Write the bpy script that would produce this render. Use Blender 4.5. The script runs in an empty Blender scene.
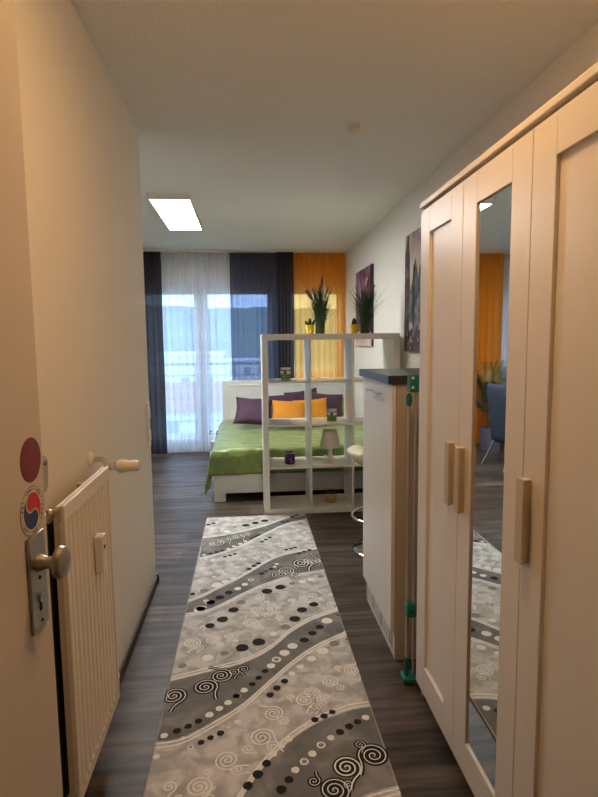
import bpy, bmesh, math, random
from mathutils import Vector, Matrix, noise
R = math.radians
random.seed(7)
S = bpy.context.scene
COL = S.collection

# ------------------------------------------------------------------ materials
def lin(c):
    f = lambda v: v / 12.92 if v <= .04045 else ((v + .055) / 1.055) ** 2.4
    return tuple(f(v / 255) for v in c) + (1,)

class NT:
    def __init__(s, name):
        s.m = bpy.data.materials.new(name); s.m.use_nodes = True
        s.t = s.m.node_tree; s.t.nodes.clear()
        s.out = s.n('ShaderNodeOutputMaterial')
    def n(s, typ, **k):
        nd = s.t.nodes.new(typ)
        for a, v in k.items():
            if a in nd.inputs: nd.inputs[a].default_value = v
            else: setattr(nd, a, v)
        return nd
    def l(s, a, b): s.t.links.new(a, b)
    def coords(s, scale=(1, 1, 1), rot=(0, 0, 0)):
        tc = s.n('ShaderNodeTexCoord'); mp = s.n('ShaderNodeMapping')
        mp.inputs['Scale'].default_value = scale; mp.inputs['Rotation'].default_value = rot
        s.l(tc.outputs['Object'], mp.inputs['Vector']); return mp.outputs['Vector']
    def ramp(s, fac, stops):
        r = s.n('ShaderNodeValToRGB'); e = r.color_ramp.elements
        while len(e) < len(stops): e.new(.5)
        for i, (p, c) in enumerate(stops): e[i].position = p; e[i].color = c
        s.l(fac, r.inputs['Fac']); return r.outputs['Color']
    def surf(s, sh): s.l(sh, s.out.inputs['Surface']); return s.m

def pm(name, rgb, rough=.5, metal=0, spec=.5, bump=None, vary=None, coat=0, sheen=0):
    """principled material; bump=(scale,strength,dist) ; vary=(scale,amount) mottles the colour"""
    t = NT(name); p = t.n('ShaderNodeBsdfPrincipled')
    c = lin(rgb)
    p.inputs['Base Color'].default_value = c
    p.inputs['Roughness'].default_value = rough; p.inputs['Metallic'].default_value = metal
    p.inputs['Specular IOR Level'].default_value = spec
    p.inputs['Coat Weight'].default_value = coat; p.inputs['Sheen Weight'].default_value = sheen
    p.inputs['Sheen Tint'].default_value = tuple(min(1, v * 1.3 + .35) for v in c[:3]) + (1,)
    if vary:
        nz = t.n('ShaderNodeTexNoise', Scale=vary[0], Detail=4.0); t.l(t.coords(), nz.inputs['Vector'])
        a = vary[1]
        lo = tuple(v * (1 - a) for v in c[:3]) + (1,); hi = tuple(min(1, v * (1 + a)) for v in c[:3]) + (1,)
        t.l(t.ramp(nz.outputs['Fac'], [(.35, lo), (.65, hi)]), p.inputs['Base Color'])
    if bump:
        nz = t.n('ShaderNodeTexNoise', Scale=bump[0], Detail=3.0); t.l(t.coords(), nz.inputs['Vector'])
        b = t.n('ShaderNodeBump', Strength=bump[1], Distance=bump[2])
        t.l(nz.outputs['Fac'], b.inputs['Height']); t.l(b.outputs['Normal'], p.inputs['Normal'])
    return t.surf(p.outputs['BSDF'])

def emit(name, rgb, st):
    t = NT(name); e = t.n('ShaderNodeEmission', Strength=st); e.inputs['Color'].default_value = lin(rgb)
    return t.surf(e.outputs['Emission'])

def cloth(name, rgb, trans_rgb, transparent, translucent, weave=(1, 1)):
    """curtain cloth: woven diffuse + translucent, with gaps between the threads letting light straight through"""
    t = NT(name)
    d = t.n('ShaderNodeBsdfDiffuse'); d.inputs['Color'].default_value = lin(rgb)
    tl = t.n('ShaderNodeBsdfTranslucent'); tl.inputs['Color'].default_value = lin(trans_rgb)
    m1 = t.n('ShaderNodeMixShader'); m1.inputs['Fac'].default_value = translucent
    t.l(d.outputs[0], m1.inputs[1]); t.l(tl.outputs[0], m1.inputs[2])
    tr = t.n('ShaderNodeBsdfTransparent'); tr.inputs['Color'].default_value = lin(trans_rgb)
    m2 = t.n('ShaderNodeMixShader')
    # fewer gaps where a fold is seen edge on
    lw = t.n('ShaderNodeLayerWeight', Blend=.35)
    mr = t.n('ShaderNodeMapRange'); mr.inputs['To Min'].default_value = transparent; mr.inputs['To Max'].default_value = transparent * .15
    t.l(lw.outputs['Facing'], mr.inputs['Value'])
    t.l(mr.outputs[0], m2.inputs['Fac'])
    t.l(m1.outputs[0], m2.inputs[1]); t.l(tr.outputs[0], m2.inputs[2])
    return t.surf(m2.outputs[0])

def glass(name, tint=(255, 255, 255), gl=.08, rough=0.02):
    t = NT(name)
    tr = t.n('ShaderNodeBsdfTransparent'); tr.inputs['Color'].default_value = lin(tint)
    g = t.n('ShaderNodeBsdfGlossy'); g.inputs['Roughness'].default_value = rough
    m = t.n('ShaderNodeMixShader'); m.inputs['Fac'].default_value = gl
    t.l(tr.outputs[0], m.inputs[1]); t.l(g.outputs[0], m.inputs[2]); return t.surf(m.outputs[0])

def floor_mat():
    t = NT('grey oak planks'); p = t.n('ShaderNodeBsdfPrincipled')
    v = t.coords()
    br = t.n('ShaderNodeTexBrick', offset=.37, Scale=1.0)
    br.inputs['Brick Width'].default_value = 1.25; br.inputs['Row Height'].default_value = .19
    br.inputs['Mortar Size'].default_value = .0012; br.inputs['Mortar Smooth'].default_value = .2; br.inputs['Bias'].default_value = 0
    br.inputs['Color1'].default_value = lin((78, 67, 58)); br.inputs['Color2'].default_value = lin((106, 93, 81)); br.inputs['Mortar'].default_value = lin((48, 42, 38))
    t.l(v, br.inputs['Vector'])
    n1 = t.n('ShaderNodeTexNoise', Scale=1.0, Detail=6.0, Distortion=.6); t.l(t.coords((2.2, 26, 1)), n1.inputs['Vector'])
    n2 = t.n('ShaderNodeTexNoise', Scale=1.0, Detail=5.0, Distortion=1.6); t.l(t.coords((1.1, 7.5, 1)), n2.inputs['Vector'])
    c1 = t.ramp(n1.outputs['Fac'], [(.36, (.34, .34, .34, 1)), (.6, (1.15, 1.15, 1.15, 1))])
    c2 = t.ramp(n2.outputs['Fac'], [(.40, (.42, .40, .39, 1)), (.6, (1.12, 1.1, 1.1, 1))])
    m1 = t.n('ShaderNodeMixRGB', blend_type='MULTIPLY'); m1.inputs[0].default_value = .85
    t.l(br.outputs['Color'], m1.inputs[1]); t.l(c1, m1.inputs[2])
    m2 = t.n('ShaderNodeMixRGB', blend_type='MULTIPLY'); m2.inputs[0].default_value = .8
    t.l(m1.outputs[0], m2.inputs[1]); t.l(c2, m2.inputs[2])
    t.l(m2.outputs[0], p.inputs['Base Color'])
    p.inputs['Roughness'].default_value = .46; p.inputs['Specular IOR Level'].default_value = .3
    b = t.n('ShaderNodeBump', Strength=.25, Distance=.002); t.l(n1.outputs['Fac'], b.inputs['Height']); t.l(b.outputs['Normal'], p.inputs['Normal'])
    return t.surf(p.outputs['BSDF'])

def mottled(name, stops, scale=(1, 1, 1), nscale=6, detail=6, rough=.6, dist=.5):
    t = NT(name); p = t.n('ShaderNodeBsdfPrincipled'); p.inputs['Roughness'].default_value = rough
    p.inputs['Specular IOR Level'].default_value = .2
    nz = t.n('ShaderNodeTexNoise', Scale=float(nscale), Detail=float(detail), Distortion=float(dist)); t.l(t.coords(scale), nz.inputs['Vector'])
    t.l(t.ramp(nz.outputs['Fac'], [(a, lin(c)) for a, c in stops]), p.inputs['Base Color'])
    return t.surf(p.outputs['BSDF'])

M = dict(
    wall=pm('white woodchip wallpaper', (236, 232, 223), .9, spec=.15, bump=(120, .45, .004)),
    ceil=pm('white stippled ceiling', (238, 235, 227), .95, spec=.1, bump=(80, .9, .008)),
    floor=floor_mat(),
    base=pm('dark brown skirting', (62, 52, 46), .5, bump=(60, .2, .001)),
    black=pm('black plastic', (18, 18, 18), .5),
    frame=pm('white window plastic', (235, 236, 238), .35),
    pane=glass('window glass', (250, 253, 252), .05),
    lacq=pm('white foil', (232, 229, 224), .32, spec=.45),
    lacq_side=pm('white melamine', (214, 206, 196), .45), lacq_shaded=pm('shade-painted white melamine', (184, 173, 160), .5),  # second one: cabinet-side melamine, darkened to paint in the shade beside the wardrobe
    panelw=pm('white lacquered door', (226, 219, 210), .38, spec=.4, bump=(18, .05, .002)),
    mirror=pm('mirror silver', (232, 236, 236), .012, 1),
    knobw=pm('satin beige metal', (206, 190, 166), .42, .15),
    bone=pm('cream painted steel', (230, 222, 210), .42),
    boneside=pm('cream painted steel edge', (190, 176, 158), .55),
    chrome=pm('chrome', (215, 215, 215), .12, 1),
    nickel=pm('brushed nickel', (176, 170, 158), .32, 1),
    darkmetal_gapshade=pm('dark steel and gap shade', (40, 38, 36), .7),
    brass=pm('dull brass', (176, 158, 124), .35, .9),
    teal=pm('teal plastic', (22, 112, 100), .4),
    pole=pm('pale grey steel tube', (190, 184, 176), .3, .6),
    slab=pm('anthracite worktop', (50, 52, 58), .3, vary=(30, .15)),
    shelf=pm('white shelf foil', (226, 226, 220), .28, spec=.5),
    bed=pm('white bed foil', (214, 216, 212), .4),
    mattress=pm('white mattress ticking', (232, 230, 224), .9),
    green=pm('green velvet coverlet', (104, 124, 48), .42, spec=.75, sheen=1.0, vary=(5, .18), bump=(11, .8, .03)),
    greenp=pm('green pillow cotton', (110, 132, 50), .85),
    purple=pm('aubergine velvet', (64, 34, 60), .7, sheen=.12, bump=(70, .3, .004)),
    orange=pm('mustard cotton', (192, 124, 22), .85, bump=(120, .2, .002)),
    sheer=cloth('white sheer voile', (186, 184, 184), (244, 247, 255), .42, .62),
    dark=cloth('charcoal voile', (62, 58, 62), (150, 150, 168), .46, .4),
    dense=cloth('charcoal voile gathered', (58, 55, 58), (104, 97, 100), .13, .28),
    amber=cloth('amber curtain cotton', (212, 148, 48), (255, 192, 112), .32, .60),
    led=emit('lit diffuser', (252, 252, 250), 35.0),
    warm=emit('lit warm diffuser', (255, 198, 134), 29.0),
    plastic=pm('white plastic', (228, 224, 214), .4),
    cream=pm('cream leatherette', (226, 214, 188), .45, spec=.4),
    yellow=pm('yellow glazed pot', (232, 196, 20), .3),
    cactus=pm('dark green cactus', (34, 58, 34), .6),
    blade=pm('grass blade green', (38, 70, 30), .6, vary=(30, .3)),
    plume=pm('dusky pink plume', (86, 56, 60), .8),
    tie=pm('raffia tie', (60, 74, 40), .8),
    jar=glass('clear jar glass', (244, 248, 244), .06),
    wax=pm('green wax', (96, 156, 30), .4),
    waxy=pm('yellow wax', (222, 168, 20), .4),
    jarband=mottled('black and white jar band', [(.36, (34, 38, 38)), (.44, (70, 76, 72)), (.50, (226, 228, 222))], (1, 1, .6), 55, 2, .4),
    mug=mottled('purple glazed stoneware', [(.3, (58, 28, 66)), (.62, (84, 44, 92)), (.72, (190, 170, 196))], nscale=34, detail=2, rough=.35),
    shade=pm('white lamp shade', (212, 206, 196), .8),
    lampbase=pm('white lamp base', (230, 228, 222), .3),
    doorl=pm('cream painted door', (208, 200, 192), .45, bump=(9, .04, .002)),
    maroon=pm('maroon sticker', (124, 34, 46), .45),
    white=pm('white sticker', (214, 208, 192), .5, vary=(160, .16)),
    tred=pm('red sticker ink', (206, 30, 30), .4), tblue=pm('blue sticker ink', (28, 38, 104), .4),
    mark=pm('grey sticker ink', (98, 94, 86), .5),
    bluefab=pm('slate blue upholstery', (52, 62, 82), .8, bump=(90, .2, .002)),
    planter=pm('grey violet planter', (112, 108, 128), .6),
    leaf=pm('palm leaf', (44, 72, 36), .5), leafy=pm('yellowing palm leaf', (150, 140, 50), .5),
    stem=pm('palm stem', (110, 92, 52), .7), soil=pm('potting soil', (40, 30, 24), .95),
    # rug
    rlight=mottled('rug light pile', [(.36, (164, 162, 158)), (.48, (184, 182, 178)), (.58, (206, 204, 200))], nscale=15, rough=.95),
    rdark=mottled('rug grey pile', [(.36, (108, 107, 105)), (.55, (124, 123, 121)), (.66, (144, 142, 139))], nscale=8, rough=.95),
    rcream=pm('rug cream tuft', (234, 231, 224), .95, vary=(90, .08)), rblack=pm('rug black tuft', (22, 21, 22), .95),
    rmid=pm('rug mid grey tuft', (136, 133, 128), .95), redge=pm('rug binding', (150, 144, 136), .95),
    # outdoors
    hill=mottled('wooded hill', [(.35, (92, 108, 100)), (.6, (116, 130, 118))], nscale=.04, rough=.95),
    land=mottled('valley grass', [(.35, (140, 146, 128)), (.6, (168, 170, 154))], nscale=.05, rough=.95),
    conc=pm('balcony concrete', (170, 168, 164), .85), rail=pm('galvanised rail', (150, 154, 158), .45, .7),
    housew=pm('pale render', (232, 228, 218), .9), roofr=pm('red tile roof', (176, 116, 104), .85), roofw=pm('white flat roof', (238, 238, 236), .8), hwin=pm('house window', (130, 142, 156), .2),
)

# ------------------------------------------------------------------ mesh builder
class MB:
    def __init__(s): s.bm = bmesh.new(); s.mats = []; s.mi = 0; s.sm = False
    def mat(s, m, smooth=None):
        if m not in s.mats: s.mats.append(m)
        s.mi = s.mats.index(m)
        if smooth is not None: s.sm = smooth
        return s
    def _face(s, vs):
        try: f = s.bm.faces.new(vs)
        except ValueError: return None
        f.material_index = s.mi; f.smooth = s.sm; return f
    def box(s, lo, hi, bev=0, seg=2, mtx=None):
        lo = Vector(lo); hi = Vector(hi)
        for i in range(3):
            if lo[i] > hi[i]: lo[i], hi[i] = hi[i], lo[i]
        vs = [s.bm.verts.new((x, y, z)) for x in (lo.x, hi.x) for y in (lo.y, hi.y) for z in (lo.z, hi.z)]
        fs = [s._face([vs[i] for i in q]) for q in ((0, 1, 3, 2), (4, 6, 7, 5), (0, 4, 5, 1), (2, 3, 7, 6), (0, 2, 6, 4), (1, 5, 7, 3))]
        bmesh.ops.recalc_face_normals(s.bm, faces=fs)
        gv = set(vs)
        if bev > 0:
            es = list({e for f in fs for e in f.edges})
            r = bmesh.ops.bevel(s.bm, geom=es, offset=bev, segments=seg, affect='EDGES', profile=.5, clamp_overlap=True)
            gv = {v for v in r['verts']} | {v for v in vs if v.is_valid}
            for f in r['faces']: f.material_index = s.mi
        if mtx is not None:
            bmesh.ops.transform(s.bm, matrix=mtx, verts=[v for v in gv if v.is_valid])
        return s
    def prism(s, poly, axis, a, b, bev=0):
        """poly of 2-d points in the plane of the two other axes, extruded along axis"""
        def P(p, t):
            q = list(p); q.insert(axis, t); return q
        A = [s.bm.verts.new(P(p, a)) for p in poly]; B = [s.bm.verts.new(P(p, b)) for p in poly]
        n = len(poly); fs = [s._face(A), s._face(B[::-1])]
        for i in range(n): fs.append(s._face([A[i], B[i], B[(i + 1) % n], A[(i + 1) % n]]))
        bmesh.ops.recalc_face_normals(s.bm, faces=[f for f in fs if f])
        return s
    def loft(s, rings, closed=True, cap=True):
        V = [[s.bm.verts.new(p) for p in r] for r in rings]; n = len(V[0]); fs = []
        for i in range(len(V) - 1):
            for j in range(n if closed else n - 1):
                fs.append(s._face([V[i][j], V[i][(j + 1) % n], V[i + 1][(j + 1) % n], V[i + 1][j]]))
        if cap and closed: fs += [s._face(V[0][::-1]), s._face(V[-1])]
        bmesh.ops.recalc_face_normals(s.bm, faces=[f for f in fs if f])
        return s
    def tube(s, pts, r, seg=10, cap=True):
        pts = [Vector(p) for p in pts]; rs = r if isinstance(r, (list, tuple)) else [r] * len(pts)
        rings = []; u = None
        for i, p in enumerate(pts):
            d = (pts[min(i + 1, len(pts) - 1)] - pts[max(i - 1, 0)]).normalized()
            if u is None: u = d.orthogonal().normalized()
            else: u = (u - d * u.dot(d)).normalized()
            w = d.cross(u)
            rings.append([p + (u * math.cos(a) + w * math.sin(a)) * rs[i] for a in [2 * math.pi * k / seg for k in range(seg)]])
        return s.loft(rings, True, cap)
    def cyl(s, a, b, r, r2=None, seg=20): return s.tube([a, b], [r, r if r2 is None else r2], seg)
    def lathe(s, prof, c=(0, 0, 0), seg=24, mtx=None, cap=True):
        rings = []
        for r, z in prof:
            ring = [Vector((r * math.cos(2 * math.pi * k / seg), r * math.sin(2 * math.pi * k / seg), z)) for k in range(seg)]
            if mtx is not None: ring = [mtx @ p for p in ring]
            rings.append([p + Vector(c) for p in ring])
        return s.loft(rings, True, cap)
    def grid(s, f, nu, nv):
        V = [[s.bm.verts.new(f(i / nu, j / nv)) for j in range(nv + 1)] for i in range(nu + 1)]
        for i in range(nu):
            for j in range(nv): s._face([V[i][j], V[i + 1][j], V[i + 1][j + 1], V[i][j + 1]])
        return s
    def strip(s, pts, w):
        """flat ribbon along pts in the xy plane"""
        L = []
        for i, p in enumerate(pts):
            a = Vector(pts[max(i - 1, 0)]); b = Vector(pts[min(i + 1, len(pts) - 1)]); d = (b - a); d.z = 0
            if d.length < 1e-7: d = Vector((1, 0, 0))
            d.normalize(); n = Vector((-d.y, d.x, 0)); ww = w[i] if isinstance(w, list) else w
            L.append((s.bm.verts.new(Vector(p) + n * ww / 2), s.bm.verts.new(Vector(p) - n * ww / 2)))
        for a, b in zip(L, L[1:]):
            f = s._face([a[0], a[1], b[1], b[0]])
        return s
    def disc(s, c, rx, ry, seg=16, rot=0, wob=0):
        vs = []
        for k in range(seg):
            a = 2 * math.pi * k / seg; q = 1 + wob * math.sin(3 * a + c[0] * 90)
            x, y = rx * q * math.cos(a), ry * q * math.sin(a)
            vs.append(s.bm.verts.new((c[0] + x * math.cos(rot) - y * math.sin(rot), c[1] + x * math.sin(rot) + y * math.cos(rot), c[2])))
        s._face(vs); return s
    def build(s, name, mat=None, parent=None, smooth=False):
        if mat is not None and mat not in s.mats: s.mats.insert(0, mat)
        me = bpy.data.meshes.new(name); s.bm.to_mesh(me); s.bm.free()
        for m in s.mats: me.materials.append(m)
        if smooth:
            for p in me.polygons: p.use_smooth = True
            try: me.set_sharp_from_angle(angle=R(35))
            except Exception: pass
        o = bpy.data.objects.new(name, me); COL.objects.link(o)
        if parent is not None:
            r = parent
            while r.parent: r = r.parent
            if not r.get('_local'): me.transform(Matrix.Translation(-r.location))
            o.parent = parent
        return o

def tag(o, label, cat, group=None):
    o['label'] = label; o['category'] = cat
    if group: o['group'] = group
    return o
def thing(name, label, cat, loc=(0, 0, 0), group=None, local=False, rot=(0, 0, 0)):
    o = bpy.data.objects.new(name, None); COL.objects.link(o); o.location = loc; o.rotation_euler = rot
    o.empty_display_size = .1
    if local: o['_local'] = 1
    return tag(o, label, cat, group)
def struct(name, mb, m, smooth=False):
    o = mb.build(name, m, None, smooth); o['kind'] = 'structure'; return o
def bx(lo, hi, bev=0, seg=2): return MB().box(lo, hi, bev, seg)
def dup(root, loc, label=None, rot=None):
    r = root.copy(); COL.objects.link(r); r.location = loc
    if rot is not None: r.rotation_euler = rot
    if label: r['label'] = label
    for ch in list(root.children):
        c = ch.copy(); COL.objects.link(c); c.parent = r
        for g in list(ch.children):
            d = g.copy(); COL.objects.link(d); d.parent = c
    return r

XL, YL, XR, YB, H = -.561, 3.139, 1.295, 7.04, 2.55
XW, YF = -3.6, -1.4

# ------------------------------------------------------------------ setting
struct('floor', bx((XW, YF, -.1), (XR, YB + .02, 0)), M['floor'])
struct('ceiling', bx((XW - .1, YF - .1, H), (XR + .1, YB + .25, H + .15)), M['ceil'])
struct('wall_left', bx((XL - .12, YF, 0), (XL, YL, H), .004), M['wall'])
struct('wall_return', bx((XW, YL - .12, 0), (XL - .12, YL, H)), M['wall'])
struct('wall_west', bx((XW - .1, YL - .12, 0), (XW, YB, H)), M['wall'])
struct('wall_right', bx((XR, YF, 0), (XR + .12, YB + .2, H)), M['wall'])
struct('wall_front', bx((XL - .12, YF - .1, 0), (XR, YF, H)), M['wall'])
w = MB(); w.box((XL, -.06, 0), (-.47, .06, H)); w.box((.52, -.06, 0), (XR, .06, H)); w.box((-.47, -.06, 2.08), (.52, .06, H))
struct('wall_entry', w, M['wall'])
# back wall round the three openings
OP = [(-3.3, -2.1, .75, 2.15), (-1.42, .40, .04, 2.15), (.48, 1.28, .78, 2.15)]
w = MB()
xs = [XW] + [v for o in OP for v in (o[0], o[1])] + [XR]
for i in range(0, len(xs), 2): w.box((xs[i], YB, 0), (xs[i + 1], YB + .18, H))
for x0, x1, z0, z1 in OP:
    w.box((x0, YB, z1), (x1, YB + .18, H))
    if z0 > .02: w.box((x0, YB, 0), (x1, YB + .18, z0))
struct('wall_back', w, M['wall'])
def sash(mb, x0, x1, z0, z1, y0, y1, t):
    mb.box((x0, y0, z0), (x0 + t, y1, z1), .006); mb.box((x1 - t, y0, z0), (x1, y1, z1), .006)
    mb.box((x0 + t, y0, z0), (x1 - t, y1, z0 + t), .006); mb.box((x0 + t, y0, z1 - t), (x1 - t, y1, z1), .006)
def window(n, o, splits):
    x0, x1, z0, z1 = o
    root = None; f = MB(); sash(f, x0, x1, z0, z1, YB + .06, YB + .13, .05)
    root = struct('window_%d' % n, f, M['frame'])
    for a, b in splits:
        s = MB(); sash(s, a, b, z0 + .04, z1 - .04, YB + .04, YB + .12, .085)
        so = s.build('sash', M['frame'], root)
        bx((a + .08, YB + .075, z0 + .12), (b - .08, YB + .083, z1 - .12)).build('pane', M['pane'], so)
    return root
window(1, OP[1], [(-1.38, -.575), (-.58 + .005, .36)])
window(2, OP[2], [(.505, 1.265)])
window(3, OP[0], [(-3.26, -2.705), (-2.695, -2.14)])
b = MB(); b.box((XL, 1.0, 0), (XL + .011, YL, .048), .003); b.box((XL - .1, YL, 0), (XL + .011, YL + .012, .048), .003)
b.mat(M['base']); b.mat(M['black']).box((XL - .003, YL - .012, 0), (XL + .015, YL + .016, .052), .002)
struct('baseboard_left', b, M['base'])
struct('baseboard_right', bx((XR - .014, .06, 0), (XR, YB, .062), .003), M['base'])
struct('baseboard_back', bx((XW, YB - .014, 0), (-1.42, YB, .062), .003), M['base'])

# entrance door leaf, opened back towards the left wall
HX, HY = -.42, .15
ang = math.atan2(.05, .85)
D = bpy.data.objects.new('door_1', None); COL.objects.link(D)
D['kind'] = 'structure'; D.location = (HX, HY, 0); D.rotation_euler = (0, 0, -ang); D['_local'] = 1
LW = .8515
bx((-.042, 0, .008), (0, LW, 2.03), .003).build('door_leaf', M['doorl'], D)
rb = MB(); rb.box((-.05, -.01, .008), (-.042, LW + .0, 2.03), .002); rb.build('door_rebate', M['doorl'], D)
def dy(Y): return (Y - HY) / math.cos(ang)      # distance along the leaf
pl = bx((0, dy(.913), .913), (.006, dy(.975), 1.082), .0025).build('handle_plate', M['nickel'], D)
kz, ky = 1.030, dy(.944)
rx = Matrix.Rotation(R(90), 4, 'Y')
MB().lathe([(.006, .0), (.015, .0), (.013, .012), (.0105, .016), (.0105, .028), (.016, .031), (.026, .034), (.0285, .040), (.0265, .047), (.018, .051), (.004, .0525)], (.004, ky, kz), 28, rx).build('door_knob', M['nickel'], pl, True)
k = MB(); k.lathe([(.001, 0), (.0085, 0), (.0085, .004), (.001, .004)], (.006, ky, .968), 20, rx); k.build('lock_cylinder', M['chrome'], pl, True)
bx((.006, ky - .004, .945), (.0075, ky + .004, .963), .001).build('keyhole', M['black'], pl)
for zz in (1.003, .926): MB().lathe([(.0005, 0), (.0032, 0), (.003, .0012), (.0005, .0016)], (.006, ky + .002, zz), 12, rx).build('plate_screw', M['darkmetal_gapshade'], pl, True)
def sticker(name, cy, cz, r, build):
    b = MB(); build(b, cy, cz, r); return b.build(name, None, D)
def flat(b, pts, x, mat):
    b.mat(mat); A = [b.bm.verts.new((x, p[0], p[1])) for p in pts]; B = [b.bm.verts.new((x - .0006, p[0], p[1])) for p in pts]
    n = len(pts); f = [b._face(A)] + [b._face([A[i], B[i], B[(i + 1) % n], A[(i + 1) % n]]) for i in range(n)]
def circ(cy, cz, r, n=40): return [(cy + r * math.cos(2 * math.pi * i / n), cz + r * math.sin(2 * math.pi * i / n)) for i in range(n)]
b = MB(); flat(b, circ(dy(.952), 1.210, .0385), .0007, M['maroon'])
o = b.build('round_sticker', None, D); o['label'] = 'plain dark red round sticker'
b = MB(); cy, cz, r = dy(.945), 1.123, .0435
flat(b, circ(cy, cz, r), .0007, M['white'])
flat(b, circ(cy, cz, r * .985), .0009, M['mark']); flat(b, circ(cy, cz, r * .955), .0011, M['white'])
for i in range(30):                     # worn ring of small marks round the rim
    a = 2 * math.pi * i / 30; q = .85 * r; py, pz = cy + q * math.cos(a), cz + q * math.sin(a); e = .0022 * (1 + .5 * math.sin(i * 5))
    flat(b, [(py - e, pz - e), (py + e, pz - e * .6), (py + e * .7, pz + e), (py - e * .8, pz + e * .7)], .0013, M['mark'])
q = r * .72
def rot2(p, a): return (cy + p[0] * math.cos(a) - p[1] * math.sin(a), cz + p[0] * math.sin(a) + p[1] * math.cos(a))
def comma(sign):
    P = [(q * math.cos(a), q * math.sin(a) * sign) for a in [math.pi * i / 24 for i in range(25)]]           # big half, from +q to -q
    P += [(-q / 2 + q / 2 * math.cos(a), -(q / 2) * math.sin(a)) for a in [math.pi - math.pi * i / 14 for i in range(1, 15)]] if sign > 0 else [(-q / 2 + q / 2 * math.cos(a), -q / 2 * math.sin(a)) for a in [math.pi - math.pi * i / 14 for i in range(1, 15)]]
    P += [(q / 2 + q / 2 * math.cos(a), q / 2 * math.sin(a)) for a in [math.pi - math.pi * i / 14 for i in range(1, 14)]]
    return P
flat(b, [rot2(p, R(-68)) for p in comma(1)], .0013, M['tred'])
flat(b, [rot2(p, R(-68)) for p in comma(-1)], .0013, M['tblue'])
# the pale line between the two halves
Sx = [(-q / 2 + q / 2 * math.cos(a), -q / 2 * math.sin(a)) for a in [math.pi - math.pi * i / 12 for i in range(13)]] + [(q / 2 + q / 2 * math.cos(a), q / 2 * math.sin(a)) for a in [math.pi - math.pi * i / 12 for i in range(1, 13)]]
for p0, p1 in zip(Sx, Sx[1:]):
    d = Vector((p1[0] - p0[0], p1[1] - p0[1])).normalized() * .0014
    flat(b, [rot2(p, R(-68)) for p in ((p0[0] - d.y, p0[1] + d.x), (p1[0] - d.y, p1[1] + d.x), (p1[0] + d.y, p1[1] - d.x), (p0[0] + d.y, p0[1] - d.x))], .0015, M['white'])
o = b.build('round_sticker', None, D); o['label'] = 'round sticker with interlocking red and blue halves'
lp = MB().prism([(LW - .002, 1.142), (LW + .008, 1.138), (LW + .018, 1.15), (LW + .022, 1.185), (LW + .018, 1.2), (LW + .008, 1.206), (LW - .002, 1.2)], 0, -.02, -.001)
lpo = lp.build('latch_plate', M['pole'], D)
MB().lathe([(.001, 0), (.006, 0), (.005, .003), (.001, .004)], (-.001, LW + .009, 1.193), 14, rx).build('latch_screw', M['chrome'], lpo, True)

# ------------------------------------------------------------------ wardrobe
X0, X1, Y0, Y1 = .64, 1.14, .805, 1.975
W = thing('wardrobe', 'tall white three-door wardrobe with a mirror in its middle door', 'wardrobe', (.89, 1.39, 0))
bx((X0 + .022, Y1 - .016, 0), (X1, Y1, 1.88), .002).build('side_panel', M['lacq_side'], W)
bx((X0 + .022, Y0, 0), (X1, Y0 + .016, 1.88), .002).build('side_panel', M['lacq_side'], W)
bx((X0 - .004, Y0 - .004, 1.88), (X1, Y1 + .004, 1.90), .003).build('top_board', M['panelw'], W)
bx((X1 - .006, Y0 + .016, .06), (X1, Y1 - .016, 1.88)).build('back_panel', M['lacq_side'], W)
bx((X0 + .03, Y0 + .016, .06), (X1 - .006, Y1 - .016, .076)).build('bottom_board', M['lacq_side'], W)
bx((X0 + .06, Y0 + .016, 0), (X0 + .072, Y1 - .016, .06)).build('plinth', M['lacq_side'], W)
ZB, ZT, ST = .067, 1.869, .093
for i in range(3):
    a = Y1 - .39 * i - .0012; c = a - .3876
    d = MB(); d.mat(M['panelw'])
    xf, xb = X0, X0 + .018
    d.box((xf, a - ST, ZB), (xb, a, ZT), .0012, 1); d.box((xf, c, ZB), (xb, c + ST, ZT), .0012, 1)
    d.box((xf, c + ST, ZB), (xb, a - ST, ZB + .108), .0012, 1); d.box((xf, c + ST, ZT - .088), (xb, a - ST, ZT), .0012, 1)
    if i != 1: d.box((xf + .009, c + ST - .002, ZB + .106), (xb, a - ST + .002, ZT - .086))
    do = d.build('door', M['panelw'], W)
    if i == 1:
        o = bx((xf + .006, c + ST - .002, ZB + .106), (xb - .002, a - ST + .002, ZT - .086)).build('mirror_pane', M['mirror'], do); o['label'] = 'tall mirror glass'
    hy = (c + .045, a - .035, a - .025)[i]
    h = MB(); h.box((X0 - .014, hy - .012, .888), (X0, hy + .012, 1.086), .001); h.box((X0 - .021, hy - .018, .886), (X0 - .013, hy + .018, 1.088), .0025)
    h.build('handle', M['knobw'], do)

# ------------------------------------------------------------------ bar cabinet, worktop
BX, BY0, BY1 = .602, 2.215, 2.79
C = thing('bar_cabinet', 'white cabinet under the anthracite bar top, with floor vents', 'cabinet', (.9, 2.5, 0))
bx((.622, BY0, .0), (1.286, BY0 + .019, 1.226), .001).build('side_panel', M['lacq_shaded'], C)
bx((.622, BY1 - .019, .0), (1.286, BY1, 1.226), .001).build('side_panel', M['lacq_shaded'], C)
bx((.632, BY0 + .019, 1.2), (1.286, BY1 - .019, 1.226)).build('top_panel', M['lacq_side'], C)
bx((1.27, BY0 + .019, .1), (1.286, BY1 - .019, 1.2)).build('back_panel', M['lacq_side'], C)
d = bx((BX, BY0 + .002, .139), (.6205, BY1 - .002, 1.222), .0015).build('door', M['lacq'], C)
h = MB(); h.cyl((BX - .022, 2.37, 1.168), (BX - .022, 2.60, 1.168), .0055, seg=12)
for y in (2.40, 2.57): h.cyl((BX - .022, y, 1.168), (BX + .001, y, 1.168), .0045, seg=10)
h.build('handle', M['chrome'], d, True)
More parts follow.
